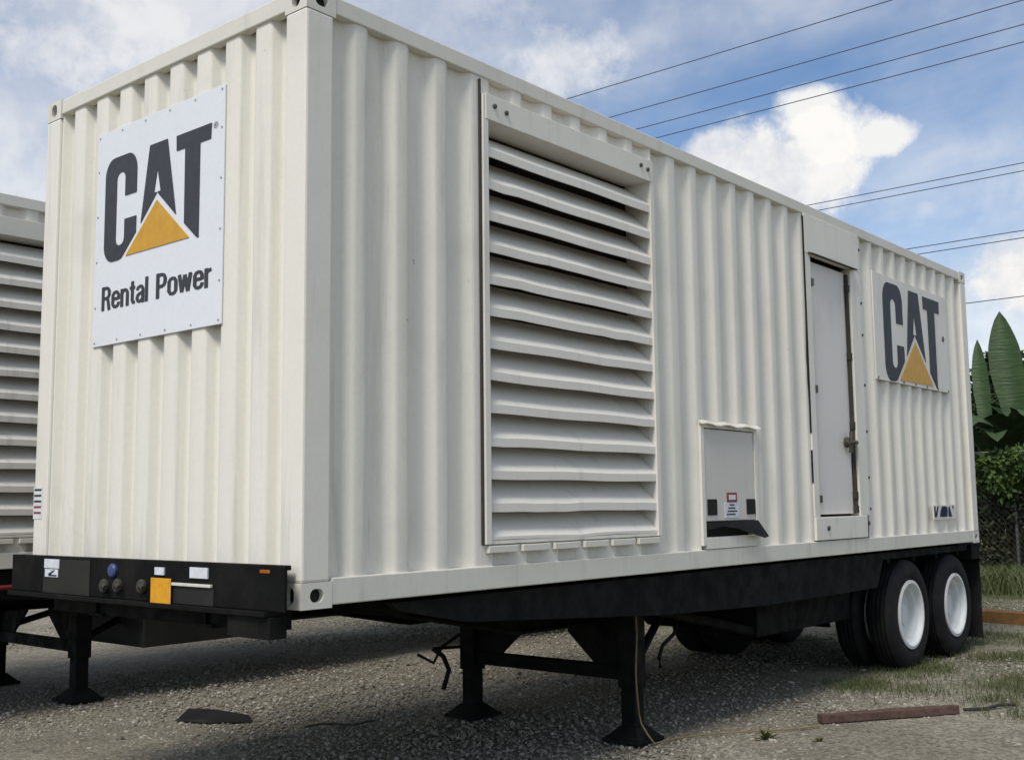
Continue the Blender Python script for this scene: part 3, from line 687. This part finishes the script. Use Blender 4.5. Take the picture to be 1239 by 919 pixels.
    for y0, y1 in ((0.04, 0.68), (1.758, 2.398)):
        f = MB(off); nn = 8; vs_ = []
        for k in range(nn + 1):
            z = -0.20 - 0.80 * k / nn; b = 0.02 * math.sin(k * 0.7) + 0.03 * (k / nn) ** 2
            vs_ += [(fx + b, y0, z), (fx + b, y1, z), (fx + b + 0.012, y1, z), (fx + b + 0.012, y0, z)]
        fs_ = [(k * 4 + q, k * 4 + (q + 1) % 4, k * 4 + 4 + (q + 1) % 4, k * 4 + 4 + q) for k in range(nn) for q in range(4)] + [(0, 1, 2, 3), (nn * 4, nn * 4 + 3, nn * 4 + 2, nn * 4 + 1)]
        fo = f.add(vs_, fs_).build('mud_flap', TYRE, root)
        MB(off).box(fx - 0.02, fx + 0.034, y0 - 0.02, y1 + 0.02, -0.205, -0.172).build('flap_bar', BLACK, fo)
    for y in (0.10, 2.25):
        MB(off).box(fx - 0.02, fx + 0.04, y, y + 0.10, -0.12, -0.05).build('tail_lamp', plain('lamp_red', (0.14, 0.02, 0.015), 0.3), root, bevel=0.004)
    if main:
        MB(off).box(4.80, 6.55, 0.34, 0.64, -0.60, -0.13).build('tool_box', BLACK, root, bevel=0.01)
        MB(off).lathe([(0.0001, 0), (0.1, 0.01), (0.13, 0.05), (0.13, 0.85), (0.1, 0.89), (0.0001, 0.9)], (5.75, 1.1, -0.55), 'y', 20).build('air_tank', BLACK, root, smooth=35)
        MB(off).tube([(3.35, 0.36, -0.27), (4.85, 0.40, -0.56)], 0.036, 8).build('radius_brace', BLACK, root)
        MB(off).tube([(3.9, 0.5, -0.38), (3.72, 0.42, -0.47), (3.5, 0.38, -0.53), (3.42, 0.36, -0.60), (3.43, 0.36, -0.67)], 0.014, 8).build('hose', TYRE, root, smooth=60)
        MB(off).tube([(3.1, 1.90, -0.5), (2.98, 2.0, -0.6), (2.94, 2.05, -0.72), (2.88, 2.16, -0.66)], 0.012, 8).build('hose', TYRE, root, smooth=60)
        MB(off).tube([(2.86, 1.98, -0.60), (2.92, 1.93, -0.66), (2.96, 1.91, -0.76), (2.92, 1.93, -0.90)], 0.018, 8).build('hose', TYRE, root, smooth=60)
        MB(off).tube([(3.1, 1.84, -0.60), (2.86, 1.98, -0.60)], 0.012, 6).build('hose_hook', BLACK, root)
    else:
        MB(off).box(3.52, 4.72, 0.10, 1.25, -0.705, -0.36).build('tank', TANK, root, bevel=0.012)
        for x in (3.7, 4.55): MB(off).box(x, x + 0.04, 0.2, 1.2, -0.359, -0.10).build('tank_strap', BLACK, root)
        MB(off).tube([(0.6, -0.02, -0.12), (1.3, -0.03, -0.2), (1.9, -0.02, -0.13), (2.6, 0.0, -0.12)], 0.018, 8).build('air_line', plain('red_hose', (0.2, 0.02, 0.02), 0.5), root, smooth=60)
    return root
trailer(0, 0, 9.125, 'black flatbed trailer with white wheels under the container with signs', (7.23, 8.43))
trailer(-1.45, 4.48, 12.19, 'black trailer with grey box tank under the weathered louvred container', (10.1, 11.3), False)

# ------------------------------------------------------------------ loose things in the yard
def slab(name, pts, z0, h, mat, label, cat, bevel=0.006):
    c = Vector((sum(p[0] for p in pts) / len(pts), sum(p[1] for p in pts) / len(pts), 0))
    o = MB().prism([(p[0], p[1]) for p in pts], 'z', z0, z0 + h).build(name, mat, None, bevel=bevel)
    return tag(o, label, cat)
def beam(name, a, b, w, h, mat, label, cat, z=0.0):
    a, b = Vector((*a, 0)), Vector((*b, 0)); d = (b - a).normalized(); n = Vector((-d.y, d.x, 0)); m = MB(); vs_, fs_ = [], []; N = 10
    for k in range(N + 1):
        p = a + (b - a) * k / N; j = lambda: random.uniform(-0.004, 0.004)
        vs_ += [p + n * (-w / 2 + j()) + Vector((0, 0, z)), p + n * (w / 2 + j()) + Vector((0, 0, z)), p + n * (w / 2 + j()) + Vector((0, 0, z + h + j())), p + n * (-w / 2 + j()) + Vector((0, 0, z + h + j()))]
    for k in range(N): fs_ += [(k * 4 + q, k * 4 + (q + 1) % 4, k * 4 + 4 + (q + 1) % 4, k * 4 + 4 + q) for q in range(4)]
    fs_ += [(0, 3, 2, 1), (N * 4, N * 4 + 1, N * 4 + 2, N * 4 + 3)]
    return tag(m.add(vs_, fs_).build(name, mat, None, bevel=0.006), label, cat)
beam('rusty_bar', (4.36, -0.36), (5.30, -0.99), 0.075, 0.06, plain('rusty_wood', (0.115, 0.07, 0.055), 0.85, 0.4, 20, 0, 0.004), 'dull reddish brown bar lying on the gravel near the wheels', 'bar', 0.0)
beam('wooden_beam', (11.9, 1.6), (11.2, -2.4), 0.22, 0.16, plain('orange_wood', (0.21, 0.11, 0.04), 0.8, 0.35, 9, 0, 0.004), 'thick orange brown beam lying behind the rear mud flap', 'beam', -0.01)
tag(MB().add([(1.62, 3.42, 0.0), (1.72, 3.16, 0.0), (1.96, 2.92, 0.0), (2.06, 3.10, 0.0), (2.0, 3.42, 0.0), (1.83, 3.58, 0.0),
              (1.64, 3.41, 0.012), (1.73, 3.18, 0.02), (1.96, 2.94, 0.01), (2.04, 3.10, 0.02), (1.98, 3.40, 0.035), (1.83, 3.56, 0.05)],
             [(0, 1, 2, 3, 4, 5), (6, 7, 10, 11), (7, 8, 9, 10), (0, 1, 7, 6), (1, 2, 8, 7), (2, 3, 9, 8), (3, 4, 10, 9), (4, 5, 11, 10), (5, 0, 6, 11)]).build('rubber_scrap', TYRE, None, bevel=0.006),
    'crumpled dark rubber scrap lying flat on open gravel', 'scrap')
cord = []
for t in np.linspace(0, 1, 26):
    if t < 0.55:
        s = t / 0.55; cord.append((3.03 - 0.02 * s + 0.012 * math.sin(s * 9), 0.285 - 0.02 * s - (0.10 * max(0, s - .85) / .15), B - 0.22 - s * (B - 0.24)))
    else:
        s = (t - 0.55) / 0.45; cord.append((3.01 + 1.2 * s, 0.165 - 0.5 * s + 0.09 * math.sin(s * 5), 0.012))
tag(MB().tube(cord, 0.006, 6).build('yellow_cord', CORDY, None, smooth=60), 'thin yellow cord down the nearer landing leg and across gravel', 'cord')
tw = []
for t in np.linspace(0, 1, 9): tw.append((2.02 + 0.42 * t, 2.42 - 0.30 * t + 0.03 * math.sin(t * 8), 0.012 + 0.012 * math.sin(t * 5) ** 2))
tag(MB().tube(tw, 0.008, 6).build('twig', SEAL, None), 'thin dark twig lying on gravel beside the rubber scrap', 'twig')
tag(MB().tube([(5.42, -1.0, .01), (5.55, -1.12, .012), (5.7, -1.16, .02), (5.85, -1.24, .012)], 0.012, 6).build('wire_scrap', SEAL, None, smooth=60), 'short dark bent wire beyond the end of the reddish bar', 'wire')

# ------------------------------------------------------------------ gravel and grass
def points_stuff(name, co, size, mat, label, sub=1):
    me = bpy.data.meshes.new(name); me.from_pydata(co.tolist(), [], [])
    a = me.attributes.new('size', 'FLOAT', 'POINT'); a.data.foreach_set('value', size.astype(np.float32))
    me.materials.append(mat)
    o = bpy.data.objects.new(name, me); COL.objects.link(o)
    g = bpy.data.node_groups.new(name, 'GeometryNodeTree'); g.interface.new_socket('Geometry', in_out='INPUT', socket_type='NodeSocketGeometry'); g.interface.new_socket('Geometry', in_out='OUTPUT', socket_type='NodeSocketGeometry')
    n = g.nodes; l = g.links; gi = n.new('NodeGroupInput'); go = n.new('NodeGroupOutput')
    ico = n.new('GeometryNodeMeshIcoSphere'); ico.inputs['Radius'].default_value = 1; ico.inputs['Subdivisions'].default_value = sub
    sm = n.new('GeometryNodeSetMaterial'); sm.inputs['Material'].default_value = mat; l.new(ico.outputs['Mesh'], sm.inputs['Geometry'])
    ip = n.new('GeometryNodeInstanceOnPoints'); l.new(gi.outputs[0], ip.inputs['Points']); l.new(sm.outputs[0], ip.inputs['Instance'])
    rot = n.new('FunctionNodeRandomValue'); rot.data_type = 'FLOAT_VECTOR'; rot.inputs[0].default_value = (-.5, -.5, 0); rot.inputs[1].default_value = (.5, .5, 6.28); l.new(rot.outputs[0], ip.inputs['Rotation'])
    sc = n.new('FunctionNodeRandomValue'); sc.data_type = 'FLOAT_VECTOR'; sc.inputs[0].default_value = (.6, .6, .4); sc.inputs[1].default_value = (1.35, 1.2, .85); sc.inputs['Seed'].default_value = 3
    at = n.new('GeometryNodeInputNamedAttribute'); at.data_type = 'FLOAT'; at.inputs['Name'].default_value = 'size'
    vm = n.new('ShaderNodeVectorMath'); vm.operation = 'SCALE'; l.new(sc.outputs[0], vm.inputs[0]); l.new(at.outputs['Attribute'], vm.inputs['Scale'])
    l.new(vm.outputs[0], ip.inputs['Scale']); l.new(ip.outputs[0], go.inputs[0])
    o.modifiers.new('scatter', 'NODES').node_group = g
    return tag(o, label, 'gravel', kind='stuff')
def pebble_mat():
    m = M('pebbles'); oi = m.N.new('ShaderNodeObjectInfo').outputs['Random']
    r = m.N.new('ShaderNodeValToRGB'); r.color_ramp.elements[0].color = (0.13, 0.119, 0.094, 1); r.color_ramp.elements[1].color = (0.46, 0.435, 0.38, 1)
    for p, c in ((0.4, (0.22, 0.202, 0.163, 1)), (0.8, (0.31, 0.288, 0.24, 1))): e = r.color_ramp.elements.new(p); e.color = c
    m.L.new(oi, r.inputs[0]); m.set(color=m.mix(m.ramp(m.noise(90, 3), .3, .7, 0, .4), r.outputs[0], (0.16, 0.147, 0.118)), rough=0.9, spec=0.15); return m.m
n = 260000
P = np.stack([rng.uniform(-1.5, 15, n), rng.uniform(-4, 11, n)], 1)
r = np.hypot(P[:, 0] + 3.2, P[:, 1] + 3.9)
P = P[rng.uniform(0, 1, n) < np.clip((8.0 / r) ** 1.6, 0.12, 1)]
size = 0.0045 + 0.012 * rng.uniform(0, 1, len(P)) ** 3 + 0.0045 * rng.uniform(0, 1, len(P)); size[rng.uniform(0, 1, len(P)) < 0.01] *= 1.8
co = np.column_stack([P, -0.012 + size * 0.25])
points_stuff('gravel', co, size, pebble_mat(), 'loose grey brown pebbles strewn over the yard')

def leaf_mat(name, c, c2):
    m = M(name); m.set(color=m.mix(m.ramp(m.noise(2.0, 5, 0.6), 0.3, 0.7), c, c2), rough=0.55, spec=0.3); return m.m
GRASS = leaf_mat('grass', (0.10, 0.10, 0.04), (0.065, 0.095, 0.03))
def blades(name, xy, hmin, hmax, mat, label):
    n = len(xy); a = rng.uniform(0, 6.28, n); h = rng.uniform(hmin, hmax, n); w = 0.004 + 0.05 * h; t = rng.normal(0, 0.5, (n, 2)) * h[:, None]
    d = np.stack([np.cos(a), np.sin(a)], 1) * w[:, None] * 0.5
    z0 = np.full(n, -0.02)
    v = np.stack([np.column_stack([xy - d, z0]), np.column_stack([xy + d, z0]), np.column_stack([xy + d * .6 + t * .45, h * .6]), np.column_stack([xy - d * .6 + t * .45, h * .6]), np.column_stack([xy + t, h * .95])], 1).reshape(-1, 3)
    f = []
    for i in range(n): k = i * 5; f += [(k, k + 1, k + 2, k + 3), (k + 3, k + 2, k + 4)]
    me = bpy.data.meshes.new(name); me.from_pydata(v.tolist(), [], f); me.materials.append(mat); o = bpy.data.objects.new(name, me); COL.objects.link(o)
    return tag(o, label, 'grass', kind='stuff')
# patchy short grass round the wheels, thicker towards the fence
def patches(n, x0, x1, y0, y1, k, s):
    c = np.stack([rng.uniform(x0, x1, k), rng.uniform(y0, y1, k)], 1); i = rng.integers(0, k, n)
    return c[i] + rng.normal(0, 1, (n, 2)) * rng.uniform(0.3, 1, (n, 1)) * s
g1 = patches(15000, 5.4, 11.5, -1.7, 0.6, 46, 0.26)
g2 = patches(9000, 11, 19, -3, 5, 60, 0.5)
g3 = patches(22000, 16.5, 19.6, -4, 8, 80, 0.6)
blades('grass', np.concatenate([g1, g2]), 0.02, 0.075, GRASS, 'short patchy olive grass round the rear wheels')
blades('tall_grass', g3, 0.08, 0.45, GRASS, 'taller unkempt grass along the foot of the fence')
def weed(loc, s, label):
    m = MB(); n = 26
    for k in range(n):
        a = random.uniform(0, 6.28); l = s * random.uniform(0.5, 1.1); e = random.uniform(0.3, 1.2); d = Vector((math.cos(a) * math.cos(e), math.sin(a) * math.cos(e), math.sin(e)))
        p = Vector(loc) + Vector((random.gauss(0, s * .12), random.gauss(0, s * .12), 0)); q = d.cross(Vector((0, 0, 1))).normalized() * l * 0.16
        m.add([p - q * .3, p + q * .3, p + d * l * .6 + q, p + d * l - Vector((0, 0, l * .15)), p + d * l * .6 - q], [(0, 1, 2, 3, 4)])
    return tag(m.build('weed', GRASS, None, recalc=False), label, 'weed')
weed((3.66, -0.30, 0), 0.10, 'small green weed tuft on gravel between landing leg and bar')
weed((3.78, -0.62, 0), 0.05, 'tiny weed sprout on gravel in front of the weed tuft')
weed((6.9, -1.25, 0), 0.16, 'dark low weed clump among grass beside the rear wheels')

# ------------------------------------------------------------------ fence, banana plants and bushes behind
FX = 19.5
WIRE = plain('galvanised_wire', (0.16, 0.16, 0.15), 0.5, 0.3, 30, 0.6)
fence = empty('chain_link_fence', (FX, 2.5, 0), 'grey chain link fence overgrown with vines at the yard edge', 'fence')
for y in np.arange(-7, 12.1, 2.4): MB().tube([(FX, y, -0.1), (FX, y, 2.5)], 0.032, 10).build('post', WIRE, fence, smooth=40)
MB().tube([(FX, -7, 2.46), (FX, 12, 2.46)], 0.022, 8).build('top_rail', WIRE, fence)
mm = MB(); hgt = 2.4; step = 0.11
for k in np.arange(-7 - hgt, 12, step):
    for s in (1, -1):
        y0, y1 = (k, k + hgt) if s > 0 else (k + hgt, k); za, zb = 0.05, 0.05 + hgt
        ya, yb = y0, y1
        lo, hi = -7, 12
        def clip(y): return za + (y - ya) / (yb - ya) * hgt
        pa, pb = (ya, za), (yb, zb)
        if min(ya, yb) < lo or max(ya, yb) > hi: continue
        w = 0.0035
        mm.add([(FX - 0.034, pa[0] - w, pa[1]), (FX - 0.034, pa[0] + w, pa[1]), (FX - 0.034, pb[0] + w, pb[1]), (FX - 0.034, pb[0] - w, pb[1]),
                (FX - 0.04, pa[0], pa[1]), (FX - 0.04, pb[0], pb[1])], [(0, 4, 5, 3), (4, 1, 2, 5), (0, 3, 2, 1)])
tag(mm.build('wire_mesh', WIRE, fence, recalc=False), kind='stuff')

def leaf_cloud(n, centres, radii, smin, smax):
    """n small bent leaves spread through a set of ellipsoidal clumps"""
    k = rng.integers(0, len(centres), n); c = np.array(centres)[k]; rd = np.array(radii)[k]
    d = rng.normal(0, 1, (n, 3)); d /= np.linalg.norm(d, axis=1)[:, None]
    p = c + d * rd * (rng.uniform(0.15, 1, (n, 1)) ** 0.45)
    p[:, 2] = np.maximum(p[:, 2], 0.05)
    a = rng.normal(0, 1, (n, 3)) + d * 0.6; a[:, 2] -= 0.3; a /= np.linalg.norm(a, axis=1)[:, None]
    b = np.cross(a, rng.normal(0, 1, (n, 3))); b /= np.linalg.norm(b, axis=1)[:, None]
    nn = np.cross(a, b); s = rng.uniform(smin, smax, (n, 1))
    v = np.stack([p, p + a * s * .5 + b * s * .28 + nn * s * .06, p + a * s, p + a * s * .5 - b * s * .28 + nn * s * .06], 1).reshape(-1, 3)
    f = [(i * 4, i * 4 + 1, i * 4 + 2, i * 4 + 3) for i in range(n)]
    return v, f
def cloud_obj(name, vf, mat, parent=None):
    me = bpy.data.meshes.new(name); v, f = vf; base = np.array(wloc(parent)) if parent else np.zeros(3)
    me.from_pydata((v - base).tolist(), [], f); me.materials.append(mat); o = bpy.data.objects.new(name, me); COL.objects.link(o); o.parent = parent; return o
VINE = leaf_mat('vine_leaf', (0.10, 0.15, 0.035), (0.05, 0.085, 0.02))
BUSH = leaf_mat('bush_leaf', (0.022, 0.038, 0.013), (0.042, 0.066, 0.02))
DRY = leaf_mat('dry_leaf', (0.05, 0.046, 0.025), (0.03, 0.038, 0.018))
BARK = plain('bark', (0.10, 0.08, 0.055), 0.9, 0.4, 12, 0, 0.01)
cs = [(FX + rng.uniform(-.3, .3), y + rng.uniform(-.3, .3), rng.uniform(1.75, 2.65)) for y in np.arange(-6.5, 11.5, 0.35)]
cloud_obj('vine', leaf_cloud(24000, cs, [(.35, .4, .38)] * len(cs), 0.09, 0.19), VINE, fence)
cs = [(FX + rng.uniform(.1, .6), y + rng.uniform(-.3, .3), rng.uniform(0.2, 1.6)) for y in np.arange(-6.5, 11.5, 0.3)]
cloud_obj('dry_vine', leaf_cloud(30000, cs, [(.35, .45, .45)] * len(cs), 0.07, 0.15), DRY, fence)
def bush(x, y, h, w, label, n=5200):
    n *= 3
    root = empty('bush', (x, y, 0), label, 'bush', None); m = MB(); cs, rs = [], []
    for k in range(7):
        a = random.uniform(0, 6.28); t = random.uniform(0.2, 0.9) * w; tip = Vector((x + math.cos(a) * t, y + math.sin(a) * t, h * random.uniform(0.5, 0.92)))
        mid = Vector((x + math.cos(a) * t * .35, y + math.sin(a) * t * .35, tip.z * .5))
        m.tube([(x + random.uniform(-.1, .1), y + random.uniform(-.1, .1), -0.05), mid, tip], [0.06, 0.04, 0.012], 6)
        for q in range(4):
            cs.append((tip.x + random.gauss(0, w * .3), tip.y + random.gauss(0, w * .3), max(.4, tip.z + random.gauss(-h * .12, h * .15)))); z = random.uniform(.25, .5) * w; rs.append((z, z, z * .8))
    m.build('trunk', BARK, root, smooth=60)
    cloud_obj('crown', leaf_cloud(n, cs, rs, 0.10, 0.22), BUSH, root)
bush(23.9, 4.0, 4.6, 1.3, 'dark green bush behind the fence below the tall banana leaf', 8000)
bush(23.6, 2.2, 4.4, 1.2, 'dark green bush behind the fence beside the banana plant', 6000)
bush(24.6, 6.4, 4.4, 1.6, 'big dark bush behind the fence at the container corner', 6000)
bush(22.6, -2.2, 4.0, 1.7, 'wide dark bush standing apart behind the fence', 5000)
def banana_mat():
    m = M('banana_leaf'); v = m.noise(1.0, 4, 0.6, m.mapped((2.5, 2.5, 26)))
    c = m.mix(m.ramp(v, 0.35, 0.65), (0.030, 0.058, 0.018), (0.046, 0.085, 0.026)); c = m.mix(m.ramp(m.noise(5, 5, 0.65), 0.6, 0.75, 0, 0.6), c, (0.12, 0.11, 0.04))
    m.set(color=c, rough=0.5, spec=0.35).bump(v, 0.03, 0.6); return m.m
BANANA = banana_mat()
def banana(x, y, h, leaves, label):
    root = empty('banana_plant', (x, y, 0), label, 'banana plant')
    MB().tube([(x, y, -0.05), (x + .03, y, h * .5), (x, y + .04, h)], [0.16, 0.13, 0.08], 12).build('stem', plain('banana_stem', (0.10, 0.11, 0.05), 0.7, 0.4, 6), root, smooth=60)
    for az, el, ln, wd, droop in leaves:
        az, el = rad(az), rad(el); N = 16; vs_, fs_ = [], []
        d = Vector((math.cos(az), math.sin(az), 0)); side = Vector((-d.y, d.x, 0)); p = Vector((x, y, h * .93)); e = el; stepl = ln / N
        for k in range(N + 1):
            t = k / N; tang = d * math.cos(e) + Vector((0, 0, math.sin(e))); nor = side.cross(tang).normalized() * -1
            ww = 0.02 if t < 0.16 else wd * 0.5 * min(1, ((1 - t) / .30) ** .55) * min(1, ((t - .14) / .3) ** .6) + 0.006
            rip = 1 - 0.22 * random.random() ** 2
            for j, q in enumerate((-1, -.5, 0, .5, 1)): vs_.append(p + side * (q * ww * rip) + nor * (abs(q) * ww * 0.30 * (1 if j % 2 == 0 else .85)))
            p = p + tang * stepl + side * (stepl * (0.10 if el > 1.4 else 0.0)); e -= droop / N * (0.4 + 1.2 * t)
        for k in range(N):
            for j in range(4): fs_.append((k * 5 + j, k * 5 + j + 1, k * 5 + 6 + j, k * 5 + 5 + j))
        MB().add(vs_, fs_).build('leaf', BANANA, root, smooth=50, recalc=False)
banana(21.0, 2.86, 2.62, [(4, 88, 3.05, .66, .10), (-60, 62, 2.6, .6, 1.7), (-110, 55, 2.5, .6, 1.5), (30, 60, 2.3, .55, 1.6), (170, 45, 2.3, .55, 1.6), (200, 60, 2.0, .5, 1.9), (-20, 35, 2.2, .55, 1.4), (120, 50, 2.0, .5, 1.8)],
       'banana plant with one tall upright leaf behind the vine fence')
banana(20.6, 3.30, 2.3, [(-6, 88, 2.75, .36, .12), (200, 50, 2.0, .5, 1.7), (150, 60, 2.2, .5, 1.8), (-120, 55, 2.1, .45, 1.6)],
       'slim banana plant with a narrow upright leaf by the container corner')
banana(21.9, 1.5, 2.2, [(-90, 75, 2.4, .55, .8), (-30, 60, 2.3, .5, 1.4), (60, 65, 2.2, .5, 1.3), (150, 50, 2.2, .5, 1.7), (210, 55, 2.2, .5, 1.5), (270, 40, 2.1, .5, 1.5)],
       'shorter banana plant with drooping leaves behind the vine fence')

# ------------------------------------------------------------------ power line
PX = 19.9
POLE = plain('pole_wood', (0.12, 0.10, 0.075), 0.9, 0.35, 7)
for y, lb in ((-24, 'tall wooden utility pole on the side of the banana plants'), (50, 'tall wooden utility pole on the side of the louvred container')):
    po = empty('utility_pole', (PX + 0.9, y, 0), lb, 'utility pole')
    MB().tube([(PX + .9, y, -0.1), (PX + .9, y, 13.4)], [0.17, 0.11], 12).build('post', POLE, po, smooth=50)
    for z in (12.6, 8.6, 6.9): MB().box(PX - 0.6, PX + 2.4, y - 0.16, y - 0.06 - 0.0, z - 0.06, z + 0.06).build('crossarm', POLE, po)
for k, (ratio, dx) in enumerate(((.4660, -.35), (.4298, .25), (.4080, .75), (.3925, 1.3), (.2860, .1), (.2790, .3), (.2272, .1), (.2209, .3), (.1705, .2))):
    x = PX + dx + 0.2; z = 1.5543 + ratio * (x + 3.2115); path = []
    for y in np.linspace(-24, 50, 41): path.append((x, y, z + 0.5 * (((y - 11) / 37) ** 2)))
    where = ('topmost power cable crossing the sky above the container roof', 'second power cable down crossing the sky above the container roof', 'third power cable down crossing the sky above the container roof', 'fourth, faint power cable down crossing the sky above the roof',
             'upper cable of the middle pair crossing the sky', 'lower cable of the middle pair crossing the sky', 'upper cable of the low pair near the roof corner', 'lower cable of the low pair near the roof corner', 'lowest cable passing just above the tall banana leaf')[k]
    tag(MB().tube(path, 0.012 if k < 4 else 0.010, 5).build('power_cable', plain('cable_grey', (0.10, 0.115, 0.14), 0.6) if k == 0 else bpy.data.materials['cable_grey'], None), where, 'cable', 'power cables across the sky')
